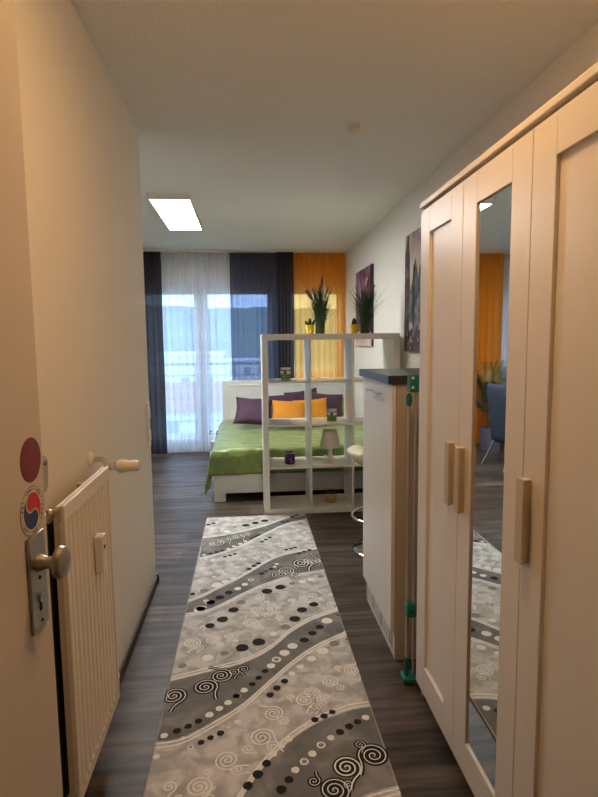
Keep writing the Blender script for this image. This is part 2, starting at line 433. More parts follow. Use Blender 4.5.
p = bx((.624, BY0 + .019, 0), (.64, BY1 - .019, .139)).build('plinth', M['lacq'], C)
for y0, y1 in ((2.27, 2.42), (2.435, 2.585), (2.60, 2.75)):
    g = MB(); g.mat(M['plastic']); g.box((.6195, y0, .03), (.624, y1, .11), .001)
    g.mat(M['darkmetal_gapshade'])
    for kx in range(5):
        g.box((.6188, y0 + .010, .040 + kx * .013), (.6198, y0 + .030, .046 + kx * .013)); g.box((.6190, y0 + .034, .0425 + kx * .013), (.6197, y1 - .008, .0435 + kx * .013))
    g.build('vent_grille', M['plastic'], p)
tag(bx((.583, 2.205, 1.2265), (1.29, 2.80, 1.262), .002).build('bar_worktop', M['slab']), 'thick anthracite worktop lying on the white bar cabinet', 'worktop')

# ------------------------------------------------------------------ rolled-up safety gate fixed beside the wardrobe
G = thing('safety_gate', 'folded safety gate of thin grey tubes and teal clamps beside the wardrobe', 'safety gate', (.635, 2.06, 0))
gx, gy = .632, 2.075
MB().cyl((gx, gy, .09), (gx, gy, 1.17), .0065, seg=12).build('pole', M['pole'], G, True)
MB().cyl((gx + .024, gy - .012, .03), (gx + .024, gy - .012, 1.24), .006, seg=12).build('pole', M['pole'], G, True)
c = bx((gx - .004, gy - .03, 1.205), (gx + .036, gy + .02, 1.275), .006, 3).build('clamp', M['teal'], G)
for z in (1.225, 1.262): MB().lathe([(.001, 0), (.006, 0), (.005, .003), (.001, .004)], (gx + .006, gy - .03, z), 14, Matrix.Rotation(R(90), 4, 'X')).build('bolt', M['plastic'], c, True)
MB().lathe([(.004, 1.148), (.009, 1.152), (.0125, 1.168), (.0125, 1.182), (.009, 1.196), (.003, 1.2)], (gx, gy, 0), 18).build('knob', M['teal'], G, True)
c = bx((gx - .008, gy - .028, .285), (gx + .034, gy + .016, .342), .006, 3).build('clamp', M['teal'], G)
MB().lathe([(.001, 0), (.006, 0), (.005, .003), (.001, .004)], (gx + .01, gy - .028, .313), 14, Matrix.Rotation(R(90), 4, 'X')).build('bolt', M['darkmetal_gapshade'], c, True)
MB().cyl((gx, gy, .02), (gx, gy, .10), .0105, seg=16).build('sleeve', M['teal'], G, True)
bx((gx - .02, gy - .036, 0), (gx + .04, gy + .03, .026), .007, 3).build('foot', M['teal'], G)

# ------------------------------------------------------------------ open shelf unit
KX, KY, KD = .117, 4.317, .39
K = thing('shelf_unit', 'open white cube shelf dividing the room in front of the bed', 'shelf unit', (KX + .56, KY + .19, 0))
T, t, cw = .046, .0165, None
cw = (1.12 - 2 * T - 2 * t) / 3; ch = (1.47 - 2 * T - 3 * t) / 4
bx((KX, KY, 0), (KX + T, KY + KD, 1.47), .0015).build('side_panel', M['shelf'], K)
bx((KX + 1.12 - T, KY, 0), (KX + 1.12, KY + KD, 1.47), .0015).build('side_panel', M['shelf'], K)
bx((KX + T, KY, 1.47 - T), (KX + 1.12 - T, KY + KD, 1.47), .0015).build('top_board', M['shelf'], K)
bx((KX + T, KY, 0), (KX + 1.12 - T, KY + KD, T), .0015).build('bottom_board', M['shelf'], K)
for i in (1, 2):
    x = KX + T + i * cw + (i - 1) * t
    bx((x, KY + .003, T), (x + t, KY + KD - .003, 1.47 - T), .001).build('divider', M['shelf'], K)
SZ = []
for j in (1, 2, 3):
    z = T + j * ch + (j - 1) * t; SZ.append(z + t + .0012)
    for i in range(3):
        x = KX + T + i * (cw + t)
        bx((x, KY + .003, z), (x + cw, KY + KD - .003, z + t), .001).build('shelf', M['shelf'], K)

# ------------------------------------------------------------------ things on the shelf
def cactus_pot(loc, label):
    c = thing('cactus_pot', label, 'potted cactus', loc, 'yellow cactus pots', True)
    MB().lathe([(.022, 0), (.026, .002), (.036, .07), (.037, .074), (.033, .074), (.031, .066)], (0, 0, 0), 28).build('pot', M['yellow'], c, True)
    MB().lathe([(.001, .062), (.0315, .062), (.0315, .067), (.001, .067)], (0, 0, 0), 20).build('soil', M['soil'], c)
    for (x, y, a, b, hgt, r) in ((0, 0, 0, 0, .066, .014), (-.018, .004, -.45, .1, .05, .011), (.017, -.003, .4, 0, .058, .011), (-.006, -.012, -.15, -.3, .045, .010)):
        m = Matrix.Rotation(a, 4, 'Y') @ Matrix.Rotation(b, 4, 'X')
        prof = [(.001, 0)] + [(r * (.72 + .28 * math.sin(math.pi * q)) * (1 if q < .75 else math.sqrt(max(0.02, 1 - ((q - .75) / .25) ** 2))), hgt * q) for q in [i / 10 for i in range(1, 11)]]
        MB().lathe(prof, (x, y, .064), 9, m).build('cactus_stem', M['cactus'], c, True)
    return c
ct = cactus_pot((.52, 4.47, 1.471), 'yellow pot with a small cactus before the amber curtain')
dup(ct, (.888, 4.47, 1.471), 'yellow pot with a small cactus before the white wall', (0, 0, 1.1))

def grass(loc, label, seed):
    rnd = random.Random(seed)
    c = thing('grass_bundle', label, 'artificial grass', loc, 'grass bundles on the shelf', True)
    b = MB(); b.sm = True
    for i in range(170):
        a = rnd.uniform(0, 2 * math.pi); r0 = .036 * math.sqrt(rnd.random()); out = rnd.uniform(.0, .15) * (1 + (rnd.random() < .2) * .6)
        Lh = rnd.uniform(.22, .43); ph = a + rnd.uniform(-.5, .5); w = rnd.uniform(.0032, .006); droop = rnd.random() < .3
        prev = None; dirp = Vector((-math.sin(ph), math.cos(ph), 0))
        for kq in range(7):
            q = kq / 6; o = out * max(0, q - .15) ** 1.9 * 1.3; z = Lh * q - (.05 * max(0, q - .6) ** 1.5 * 4 if droop else 0) * out * 8
            p = Vector((r0 * math.cos(a) + o * math.cos(ph), r0 * math.sin(a) + o * math.sin(ph), z))
            ww = w * (1 - q ** 3 * .92)
            cur = (b.bm.verts.new(p - dirp * ww), b.bm.verts.new(p + dirp * ww))
            if prev: b._face([prev[0], prev[1], cur[1], cur[0]])
            prev = cur
    b.build('grass_blades', M['blade'], c)
    for i in range(6):
        a = rnd.uniform(0, 2 * math.pi); o = .02 if i == 0 else rnd.uniform(.03, .075); hgt = .36 if i == 0 else rnd.uniform(.25, .32)
        top = Vector((o * math.cos(a), o * math.sin(a), hgt)); d = Vector((top.x * 1.3, top.y * 1.3, .1 + .0 * i)).normalized()
        pb = MB(); pb.tube([Vector((top.x * .1, top.y * .1, .02)), top * .6 * 1.0 + Vector((0, 0, .0)), top], .0012, 5)
        pb.tube([top + d * (.11 * q) for q in (0, .12, .4, .7, .9, 1)], [.002, .0075, .0095, .008, .005, .001], 8)
        pb.build('plume', M['plume'], c, True)
    MB().lathe([(.001, 0), (.037, 0), (.039, .012), (.037, .05), (.036, .1), (.034, .1)], (0, 0, 0), 20).build('base_sleeve', M['tie'], c, True)
    return c
grass((.603, 4.46, 1.471), 'tall grass bundle with plumes before the amber curtain', 3)
grass((.978, 4.46, 1.471), 'tall grass bundle with plumes before the mauve canvas', 5)

def jar(loc, label, wax, band, h=.108, r=.043, fill=.055):
    c = thing('candle_jar', label, 'candle jar', loc, None, True)
    MB().lathe([(.001, .0), (r * .92, .0), (r, .006), (r, h * .74), (r * .8, h * .86), (r * .8, h * .9), (r * .86, h * .91), (r * .86, h), (r * .8, h), (r * .76, h * .86), (r * .95, h * .72), (r * .95, .008), (.001, .008)], (0, 0, 0), 28).build('glass_body', M['jar'], c, True)
    MB().lathe([(.001, .0085), (r * .93, .0085), (r * .93, fill), (.001, fill)], (0, 0, 0), 24).build('wax', wax, c, True)
    if band:
        MB().lathe([(r * 1.005, fill + .004), (r * 1.012, fill + .004), (r * 1.012, h * .74), (r * 1.005, h * .74)], (0, 0, 0), 28, cap=False).build('label_band', M['jarband'], c, True)
        MB().lathe([(r * .87, h * .84), (r * .94, h * .84), (r * .94, h * .995), (r * .87, h * .995)], (0, 0, 0), 28, cap=False).build('rim_ring', M['plastic'], c, True)
    return c
jar((.311, 4.42, SZ[2]), 'glass jar of green wax on the second-highest shelf level', M['wax'], True)
jar((.690, 4.42, SZ[1]), 'glass jar of green wax above the table lamp', M['wax'], True)
jar((.684, 4.47, T + .0012), 'glass jar of yellow wax on the bottom board of the shelf', M['waxy'], False, .105, .052, .052)
c = thing('mug', 'small purple cup on the shelf left of the table lamp', 'cup', (.337, 4.44, SZ[0]))
MB().lathe([(.001, 0), (.038, 0), (.042, .004), (.044, .09), (.0445, .096), (.041, .096), (.039, .088), (.037, .008), (.001, .008)], (.337, 4.44, SZ[0]), 30).build('cup_body', M['mug'], c, True)
MB().lathe([(.0405, .0945), (.0452, .0945), (.0452, .099), (.0405, .099)], (.337, 4.44, SZ[0]), 30, cap=False).build('rim', M['plastic'], c, True)
L = thing('table_lamp', 'small white table lamp with tapered shade in the cube shelf', 'lamp', (.682, 4.47, SZ[0]))
lc = (.682, 4.47, SZ[0])
MB().lathe([(.001, 0), (.064, 0), (.064, .004), (.052, .010), (.034, .026), (.022, .05), (.017, .085), (.019, .12), (.024, .135), (.001, .137)], lc, 32).build('lamp_base', M['lampbase'], L, True)
MB().lathe([(.088, .128), (.0895, .128), (.058, .272), (.0565, .272)], lc, 36, cap=False).build('lamp_shade', M['shade'], L, True)
MB().lathe([(.001, .268), (.057, .268), (.057, .2705), (.001, .2705)], lc, 30).build('shade_top', M['shade'], L, True)
MB().tube([(.682 - .045, 4.40, SZ[0] + .008), (.682 - .03, 4.385, SZ[0] + .012), (.682 - .024, 4.38, SZ[0] + .035), (.682 - .042, 4.38, SZ[0] + .062), (.682 - .062, 4.38, SZ[0] + .072), (.682 - .068, 4.38, SZ[0] + .06)], [.008, .008, .008, .008, .0075, .006], 10).build('lamp_cord', M['lampbase'], L, True)

# ------------------------------------------------------------------ bed
B = thing('bed', 'white double bed with a panelled headboard behind the cube shelf', 'bed', (.48, 5.8, 0))
hb = MB(); hb.mat(M['bed']); hb.box((-.318, 6.80, .03), (1.285, 6.86, .935), .006)
for x0, x1 in ((-.225, .0), (.0, .0)): pass
hb.build('headboard', M['bed'], B)
hp = MB(); sash(hp, -.24, 1.21, .45, .885, 6.793, 6.801, .022); hp.build('headboard_moulding', M['bed'], B)
bx((-.315, 4.742, .075), (1.285, 4.782, .30), .004).build('footboard', M['bed'], B)
for x0 in (-.315, 1.245): bx((x0, 4.782, .075), (x0 + .04, 6.80, .30), .003).build('side_rail', M['bed'], B)
for x0 in (-.315, 1.185): bx((x0, 4.742, 0), (x0 + .10, 4.82, .075), .003).build('leg', M['bed'], B)
bx((-.275, 4.782, .22), (1.245, 6.80, .24)).build('slatted_base', M['bed'], B)
bx((-.285, 4.775, .302), (1.255, 6.78, .458), .04, 4).build('mattress', M['mattress'], B)

cv = MB(); cv.sm = True; cv.mat(M['green'])
zt = .470; xl_, xr_, yf_, yb_ = -.320, 1.262, 4.737, 6.60
sd, fd = .33, .215
def cov(u, v):
    a = -sd + (xr_ - xl_ + sd) * u; bb = -fd + (yb_ - yf_ + fd) * v
    da = max(0, -a); db = max(0, -bb)
    # side drop shortens towards the head
    x = xl_ + max(0, a); y = yf_ + max(0, bb)
    n1 = noise.noise(Vector((a * 3.2, bb * 3.2, 1.7))); n2 = noise.noise(Vector((a * 9, bb * 9, 4)))
    if da == 0 and db == 0:
        z = zt + .007 * n1 + .004 * n2 + .004 * math.sin(bb * 7 + a * 3) - .014 * math.exp(-min(a, bb) / .03)
        return (x, y, z + .006)
    dd = math.hypot(da, db)
    if da > 0 and db > 0: dd = math.hypot(da, db) * 1.0
    dd2 = dd * (.55 if (da > 0 and db == 0 and bb > .5) else 1)
    if da > 0 and db == 0: dd2 = da * (1 - .45 * min(1, bb / 1.2))
    z = zt - .008 - dd2
    x -= (.018 + .010 * math.sin(bb * 9) + .02 * da) * min(1, da / .06) + .28 * min(da, db)
    y -= ((.014 + .008 * math.sin(a * 11) + .004 * math.sin(a * 31 + 1)) * min(1, db / .06)) if db > 0 else 0
    return (x, max(y, 4.714) if a > .38 else y, max(z, .05))
cv.grid(cov, 90, 110)
o = cv.build('coverlet', M['green']); tag(o, 'green velvet coverlet spread over the white bed', 'bedspread')
o.modifiers.new('thick', 'SOLIDIFY').thickness = .004; o.modifiers['thick'].offset = 0

def cushion(name, label, mat, loc, size, rot, thick=.075, group=None, cat='cushion', pinch=.1):
    a, c = size[0] / 2, size[1] / 2; N = 22
    b = MB(); b.sm = True; b.mat(mat)
    top = {}; bot = {}
    for i in range(N + 1):
        for j in range(N + 1):
            u, v = -1 + 2 * i / N, -1 + 2 * j / N
            x = a * u * (1 - pinch * (1 - v * v)); y = c * v * (1 - pinch * (1 - u * u))
            hgt = thick * (max(0, (1 - u ** 2)) * max(0, (1 - v ** 2))) ** .45
            nz = noise.noise(Vector((x * 9 + loc[0] * 7, y * 9, loc[1] * 5))) * .012 * min(1, hgt / .03)
            edge = i in (0, N) or j in (0, N)
            vt = b.bm.verts.new((x, y, hgt + nz)); top[i, j] = vt
            bot[i, j] = vt if edge else b.bm.verts.new((x, y, -hgt + nz * .4))
    for i in range(N):
        for j in range(N):
            b._face([top[i, j], top[i + 1, j], top[i + 1, j + 1], top[i, j + 1]]); b._face([bot[i, j], bot[i, j + 1], bot[i + 1, j + 1], bot[i + 1, j]])
    o = b.build(name, mat); o.location = loc; o.rotation_mode = 'ZYX'; o.rotation_euler = [R(v) for v in rot]
    return tag(o, label, cat, group)
gp = 'cushions on the bed'
PZ = .50
cushion('cushion', 'aubergine cushion at the bed edge nearest the white sheer curtain', M['purple'], (.055, 5.86, .665), (.41, .38), (44, 2, -5), .07, gp)
cushion('cushion', 'aubergine cushion directly behind the larger mustard cushion', M['purple'], (.42, 6.20, .66), (.42, .37), (52, 2, 7), .055, gp)
cushion('cushion', 'aubergine cushion between two other aubergine ones behind the mustard pair', M['purple'], (.66, 6.44, .668), (.41, .38), (58, -2, 8), .055, gp)
cushion('cushion', 'aubergine cushion nearest the white wall behind the green wax jar', M['purple'], (.91, 6.22, .655), (.40, .37), (54, 2, -5), .055, gp)
cushion('cushion', 'mustard yellow cushion lying in front, touching the aubergine one at the bed edge', M['orange'], (.43, 5.74, .645), (.38, .37), (43, 1, -5), .06, gp)
cushion('cushion', 'mustard yellow cushion seen behind the shelf divider, nearest the wax jar', M['orange'], (.70, 5.93, .645), (.40, .34), (46, -1, 4), .05, gp)
cushion('pillow', 'green pillow at the headboard beside the white wall', M['greenp'], (1.125, 6.55, .615), (.29, .30), (50, 0, 0), .05, None, 'pillow')

# slim stand between bed and curtain
N_ = thing('bedside_stand', 'slim white metal stand with dark knobs between bed and sheer curtain', 'stand', (-.435, 6.745, 0))
for x, y in ((-.475, 6.66), (-.395, 6.66), (-.475, 6.83), (-.395, 6.83)):
    l = MB().cyl((x, y, 0), (x, y, .29), .007, seg=10).build('leg', M['plastic'], N_, True)
    MB().lathe([(.001, .288), (.009, .29), (.011, .298), (.008, .307), (.001, .309)], (x, y, 0), 12).build('knob', M['black'], l, True)
bx((-.485, 6.65, .19), (-.385, 6.84, .20), .002).build('shelf_plate', M['plastic'], N_)
# ------------------------------------------------------------------ bar stool
ST_ = thing('bar_stool', 'cream padded bar stool with chrome foot ring behind the bar cabinet', 'stool', (.885, 3.5, 0))
sc_ = (.885, 3.5, 0)
MB().lathe([(.001, .0), (.200, .0), (.203, .006), (.195, .013), (.12, .026), (.05, .042), (.03, .06), (.001, .06)], sc_, 48).build('base', M['chrome'], ST_, True)
MB().cyl((.885, 3.5, .05), (.885, 3.5, .59), .0255, seg=24).build('column', M['chrome'], ST_, True)
fr = MB(); fr.tube([(.885 + .2 * math.cos(a), 3.5 + .2 * math.sin(a), .235) for a in [R(75 + 330 * i / 40) for i in range(41)]], .0095, 12)
fr.tube([(.885 + .2 * math.cos(R(75)), 3.5 + .2 * math.sin(R(75)), .235), (.885, 3.5, .3)], .009, 12); fr.tube([(.885 + .2 * math.cos(R(45)), 3.5 + .2 * math.sin(R(45)), .235), (.885, 3.5, .3)], .009, 12)
fr.build('foot_ring', M['chrome'], ST_, True)
def seatf(side):
    def f(u, v):
        a = -1 + 2 * u; bq = -1 + 2 * v
        m = max(abs(a), abs(bq)); l = math.hypot(a, bq) or 1; k = m / l * (1 + .12 * (1 - 0)); k = (m / l) * .75 + .25
        x = .235 * a * k; y = .215 * bq * k
        lip = .05 * max(0, -a - .45) ** 1.3 * 2.2 * 1.0
        e = (1 - m ** 6)
        z = .628 + lip + (side * (.055 * e) + (.007 * math.cos(a * 9) if side > 0 else 0) * e)
        return (.885 + x, 3.5 + y, z)
    return f
sb = MB(); sb.sm = True; sb.grid(seatf(1), 24, 24); sb.grid(seatf(-1), 24, 24); bmesh.ops.remove_doubles(sb.bm, verts=sb.bm.verts, dist=.0008); bmesh.ops.recalc_face_normals(sb.bm, faces=sb.bm.faces)
sb.build('seat', M['cream'], ST_)

# ------------------------------------------------------------------ canvases on the right wall
def canvas(label, y0, y1, z0, z1, paint, cat='picture'):
    c = thing('canvas_picture', label, cat, (XR - .012, (y0 + y1) / 2, (z0 + z1) / 2), 'canvases on the wall')
    bx((XR - .024, y0, z0), (XR - .0005, y1, z1), .0015).build('stretched_canvas', M_cv, c)
    p = MB(); paint(p, y0, y1, z0, z1); p.build('painting', None, c)
M_cv = pm('dark canvas edge', (66, 48, 58), .8)
mv = mottled('mauve paint', [(.3, (88, 58, 74)), (.5, (128, 90, 106)), (.7, (166, 128, 138))], nscale=4, rough=.8)
pk = mottled('pale pink paint', [(.35, (206, 168, 160)), (.6, (226, 200, 190))], nscale=9, rough=.8)
dk = mottled('dark plum paint', [(.3, (30, 18, 24)), (.65, (64, 38, 46))], nscale=6, rough=.8)
lv = mottled('lilac paint', [(.3, (180, 138, 158)), (.65, (214, 180, 192))], nscale=14, rough=.8)
bw = mottled('brown paint', [(.3, (58, 46, 52)), (.55, (92, 76, 80)), (.7, (126, 108, 106))], nscale=10, rough=.8)
gy_ = mottled('grey blue paint', [(.3, (58, 60, 68)), (.5, (92, 96, 104)), (.72, (134, 132, 136))], nscale=9, rough=.8)
sk = mottled('sunset sky paint', [(.3, (150, 132, 138)), (.5, (184, 166, 156)), (.7, (204, 186, 160))], nscale=4, rough=.8)
gn = mottled('dark green paint', [(.3, (30, 36, 32)), (.7, (70, 78, 60))], nscale=12, rough=.8)
xp = XR - .0246
def shape(p, pts, mat, k=1):
    p.mat(mat); A = [p.bm.verts.new((xp - .0003 * k, a, b)) for a, b in pts]; B_ = [p.bm.verts.new((XR - .0238, a, b)) for a, b in pts]; n = len(pts)
    p._face(A)
    for i in range(n): p._face([A[i], B_[i], B_[(i + 1) % n], A[(i + 1) % n]])
def paint1(p, y0, y1, z0, z1):
    q = lambda u, v: (y1 - (y1 - y0) * u, z0 + (z1 - z0) * v)     # u runs from the far edge towards the viewer
    shape(p, [q(0, 0), q(1, 0), q(1, 1), q(0, 1)], mv)
    shape(p, [q(0, 0), q(1, 0), q(1, .17), q(.6, .2), q(.3, .18), q(0, .21)], pk, 2)
    shape(p, [q(.86, .18), q(1, .16), q(1, 1), q(.93, .98), q(.88, .6)], dk, 2)
    rnd = random.Random(4)
    for i in range(15):
        u = rnd.uniform(.1, .82); v = rnd.uniform(.5, .85); w = .022
        shape(p, [q(u - w, v - .12), q(u, v - .2), q(u + w, v - .12), q(u + w * .6, v + .06), q(u, v + .1), q(u - w * .7, v + .05)], lv, 3)
        shape(p, [q(u - .008, .2), q(u + .008, .2), q(u + .006, v - .18), q(u - .004, v - .18)], gn, 2.5)
    for u, v, r_ in ((.75, .36, .10), (.3, .09, .05), (.5, .08, .06), (.7, .1, .05), (.15, .08, .04)):
        shape(p, [q(u + r_ * math.cos(a), v + r_ * .8 * math.sin(a)) for a in [2 * math.pi * i / 16 for i in range(16)]], lv if v < .2 else pk, 4)
def paint2(p, y0, y1, z0, z1):
    q = lambda u, v: (y1 - (y1 - y0) * u, z0 + (z1 - z0) * v)
    shape(p, [q(0, 0), q(1, 0), q(1, 1), q(0, 1)], sk)
    shape(p, [q(0, .0), q(.2, 0), q(.18, .55), q(.17, .8), q(.13, .99), q(.08, 1), q(.04, .9), q(0, .84)], bw, 2)
    shape(p, [q(.14, .0), q(1, 0), q(1, .5), q(.8, .46), q(.6, .72), q(.5, .7), q(.45, .62), q(.36, .78), q(.30, .72), q(.26, .6), q(.17, .5)], gy_, 2.4)
    shape(p, [q(.27, .25), q(.33, .2), q(.36, .7), q(.3, .74), q(.26, .55)], gn, 3)
    shape(p, [q(0, 0), q(1, 0), q(1, .13), q(.7, .17), q(.4, .12), q(.2, .18), q(0, .14)], bw, 4)
    rnd = random.Random(9)
    for i in range(44):
        u = rnd.uniform(.03, .97); v = rnd.uniform(.03, .22); w = rnd.uniform(.012, .03)
        shape(p, [q(u - w, v - w), q(u + w, v - w * .7), q(u + w * .7, v + w * 1.6), q(u - w * .8, v + w * 1.3)], [sk, gy_, pk, dk][i % 4], 5)
canvas('square mauve canvas with lilac flowers, half hidden by the grass', 5.485, 6.285, 1.355, 2.185, paint1)
canvas('canvas with a brown tower and grey town beside the wardrobe', 3.56, 4.31, 1.32, 2.225, paint2)

# ------------------------------------------------------------------ ceiling light, detector, hall lamp
A = thing('ceiling_light', 'long flat lit panel lamp on the living room ceiling', 'ceiling light', (-.57, 4.945, H))
f = MB(); sash(f, -.73, -.41, 4.372, 5.52, H - .045, H - .0, .012)
f = MB()
for lo, hi in (((-.732, 4.37), (-.72, 5.52)), ((-.42, 4.37), (-.408, 5.52)), ((-.72, 4.37), (-.42, 4.382)), ((-.72, 5.508), (-.42, 5.52))): f.box((lo[0], lo[1], H - .045), (hi[0], hi[1], H), .001)
f.build('frame', M['plastic'], A)
bx((-.72, 4.382, H - .041), (-.42, 5.508, H - .034)).build('diffuser', M['led'], A)
sd_ = thing('smoke_detector', 'small round white smoke detector on the ceiling', 'smoke detector', (.592, 2.97, H))
MB().lathe([(.001, H), (.034, H), (.034, H - .010), (.030, H - .012), (.030, H - .034), (.024, H - .042), (.001, H - .042)], (.592, 2.97, 0), 28).build('housing', M['plastic'], sd_, True)
MB().lathe([(.0305, H - .018), (.0312, H - .018), (.0312, H - .026), (.0305, H - .026)], (.592, 2.97, 0), 28, cap=False).build('sensor_slot', M['lacq_side'], sd_)
hl = thing('ceiling_lamp', 'round warm ceiling lamp in the entrance hall', 'ceiling lamp', (.28, 1.22, H))
MB().lathe([(.001, H), (.15, H), (.15, H - .05), (.142, H - .05), (.142, H - .012), (.001, H - .012)], (.28, 1.22, 0), 40).build('housing', M['plastic'], hl, True)
MB().lathe([(.001, H - .044), (.141, H - .044), (.141, H - .053), (.12, H - .064), (.06, H - .07), (.001, H - .071)], (.28, 1.22, 0), 40).build('diffuser', M['warm'], hl, True)

# ------------------------------------------------------------------ radiator
RX, RY0, RY1, RZ0, RZ1 = -.48, 1.42, 1.885, .145, .99
A = thing('radiator', 'cream ribbed panel radiator on the left hall wall', 'radiator', (-.52, 1.65, 0))
prof = []
nr = 11; pitch = (RY1 - RY0 - .05) / nr
p = MB(); p.mat(M['bone'])
p.box((RX - .012, RY0, RZ1 - .045), (RX, RY1, RZ1), .003); p.box((RX - .012, RY0, RZ0), (RX, RY1, RZ0 + .035), .003)
p.box((RX - .014, RY0, RZ0 + .035), (RX - .0085, RY1, RZ1 - .045)); p.box((RX - .012, RY0, RZ0 + .03), (RX, RY0 + .02, RZ1 - .04), .002); p.box((RX - .012, RY1 - .02, RZ0 + .03), (RX, RY1, RZ1 - .04), .002)
for i in range(nr):
    y = RY0 + .025 + pitch * (i + .5); hw = pitch * .5
    p.prism([(RX - .0075, y - hw * .8), (RX - .0015, y - hw * .45), (RX - .0008, y), (RX - .0015, y + hw * .45), (RX - .0075, y + hw * .8)], 2, RZ0 + .034, RZ1 - .044)
    p.box((RX - .001, y - hw * .45, RZ0 + .026), (RX + .003, y + hw * .45, RZ0 + .045), .003)
p.build('front_panel', M['bone'], A)
bx((RX - .062, RY0 + .01, RZ0), (RX - .045, RY1 - .01, RZ1 - .05), .003).build('back_panel', M['darkmetal_gapshade'], A)  # coloured dark to paint in the shade between radiator and wall
bx((RX - .030, RY0 + .001, RZ0 + .01), (RX - .006, RY0 + .006, RZ1 - .012), .002).build('side_cover', M['boneside'], A)
bx((RX - .038, RY1 - .006, RZ0 + .01), (RX - .012, RY1 - .001, RZ1 - .012), .002).build('side_cover', M['boneside'], A)
bx((RX - .024, RY0 + .002, RZ1 - .014), (RX - .015, RY1 - .002, RZ1 - .002), .002).build('top_cover', M['bone'], A)
v = MB(); v.lathe([(.001, 0), (.014, 0), (.016, .006), (.016, .016), (.012, .02), (.010, .034), (.0125, .036), (.0125, .05), (.001, .05)], (RX - .038, RY0 + .002, RZ1 - .02), 18, Matrix.Rotation(R(90), 4, 'X'))
v.build('vent_plug', M['brass'], A, True)
v = MB(); v.lathe([(.001, 0), (.027, 0), (.026, .005), (.016, .012), (.014, .013)], (XL + .0005, 1.945, RZ1 + .012), 24, rx); v.lathe([(.0135, .011), (.0135, .02)], (XL, 1.945, RZ1 + .012), 20, rx)
v.build('wall_rosette', M['plastic'], A, True)
v = MB(); v.tube([(XL + .012, 1.945, RZ1 + .012), (XL + .05, 1.94, RZ1 + .010), (RX - .02, 1.925, RZ1 - .008), (RX + .01, 1.925, RZ1 - .012)], .010, 14); v.tube([(RX - .012, 1.925, RZ1 - .012), (RX - .024, 1.87, RZ1 - .03)], .011, 14)
v.lathe([(.012, 0), (.0165, .002), (.0165, .018), (.012, .02)], (RX - .006, 1.925, RZ1 - .012), 8, rx)
v.build('valve_body', M['chrome'], A)
v = MB(); v.lathe([(.001, 0), (.016, 0), (.0165, .006), (.0225, .008), (.0235, .026), (.0205, .034), (.0185, .038), (.0195, .072), (.017, .078), (.001, .078)], (RX + .014, 1.925, RZ1 - .012), 28, Matrix.Rotation(R(90), 4, 'Y'))
v.build('thermostat_head', M['bone'], A, True)
a_ = bx((RX - .001, 1.662, .70), (RX + .026, 1.70, .818), .004, 3).build('heat_meter', M['plastic'], A)
bx((RX + .0255, 1.672, .775), (RX + .0268, 1.69, .785), .0004).build('meter_window', M['darkmetal_gapshade'], a_)
v = MB(); v.tube([(RX - .025, 1.88, .20), (RX - .025, 1.93, .20), (RX - .04, 1.945, .20), (XL + .001, 1.95, .20)], .011, 12); v.lathe([(.02, 0), (.02, .012), (.001, .014)], (RX - .03, 1.93, .188), 16); v.build('return_valve', M['plastic'], A, True)
for y in (1.50, 1.80):
    bx((XL + .0005, y - .015, .86), (RX - .05, y + .015, .955), .003).build('bracket', M['boneside'], A)

# switches on the left wall
A = thing('wall_switch', 'upright double switch plate near the end of the left wall', 'light switch', (XL, 3.06, .955))
bx((XL + .0003, 3.018, .832), (XL + .009, 3.102, 1.082), .003, 3).build('cover_frame', M['plastic'], A)
for zc in (.895, 1.02):
    s = bx((XL + .009, 3.03, zc - .03), (XL + .0135, 3.09, zc + .03), .002, 2).build('rocker', M['lacq'], A)
    MB().cyl((XL + .0134, 3.06, zc - .012), (XL + .0142, 3.06, zc - .012), .004, seg=12).build('indicator', M['nickel'], s)

# ------------------------------------------------------------------ curtains
def curtain(name, label, mat, x0, x1, y, folds, amp, seed, z0=.012, z1=2.525, flare=0.0):
    b = MB(); b.sm = True; n = max(40, int(folds * 12))
    def f(u, v):
        z = z0 + (z1 - z0) * v
        ph = 2 * math.pi * folds * u
        n_ = noise.noise(Vector((u * folds * .6 + seed, v * .8, seed)))
        w = amp * (1 - .35 * v) * (math.sin(ph + 1.1 * n_ + seed) + .35 * math.sin(2.3 * ph + seed * 2 + 2 * n_)) * (.8 + .6 * n_)
        if v > .955: w = amp * .55 * math.sin(ph * 1.5 + seed)
        x = x0 + (x1 - x0) * u + .012 * noise.noise(Vector((u * 9, v * 2, seed))) + flare * (1 - v) ** 2 * (u - .5)
        return (x, y + w, z)
    b.grid(f, n, 36)
    o = b.build(name, mat); return tag(o, label, 'curtain', 'curtains along the window wall')
cy0 = YB - .075
curtain('curtain', 'narrow charcoal curtain at the sheer panel, next to the hall wall end', M['dense'], -1.46, -1.035, cy0 - .045, 5, .022, 1.3)
curtain('curtain', 'white sheer curtain over the balcony door', M['sheer'], -1.05, -.17, cy0 + .015, 10, .03, 2.1)
curtain('curtain', 'wide charcoal curtain between the white sheer and the amber curtain', M['dark'], -.195, .44, cy0 + .002, 8, .018, 3.7)
curtain('curtain', 'gathered dark charcoal curtain strip touching the amber curtain', M['dense'], .385, .60, cy0 - .062, 5, .016, 8.2)
curtain('curtain', 'amber curtain behind the grass bundle, in the corner by the white wall', M['amber'], .60, 1.262, cy0 - .01, 8, .024, 5.2)
curtain('curtain', 'amber curtain behind the potted palm, seen in the wardrobe mirror', M['amber'], -2.09, -1.47, cy0 - .01, 7, .024, 6.4)
curtain('curtain', 'white sheer curtain beside the palm, seen in the wardrobe mirror', M['sheer'], -3.35, -2.10, cy0 + .02, 12, .02, 7.7)
rl = thing('curtain_rail', 'white curtain rail on the ceiling along the window wall', 'curtain rail', (-1.15, cy0, H))
bx((XW + .02, cy0 - .075, H - .018), (XR - .005, cy0 + .045, H), .003).build('rail', M['plastic'], rl)

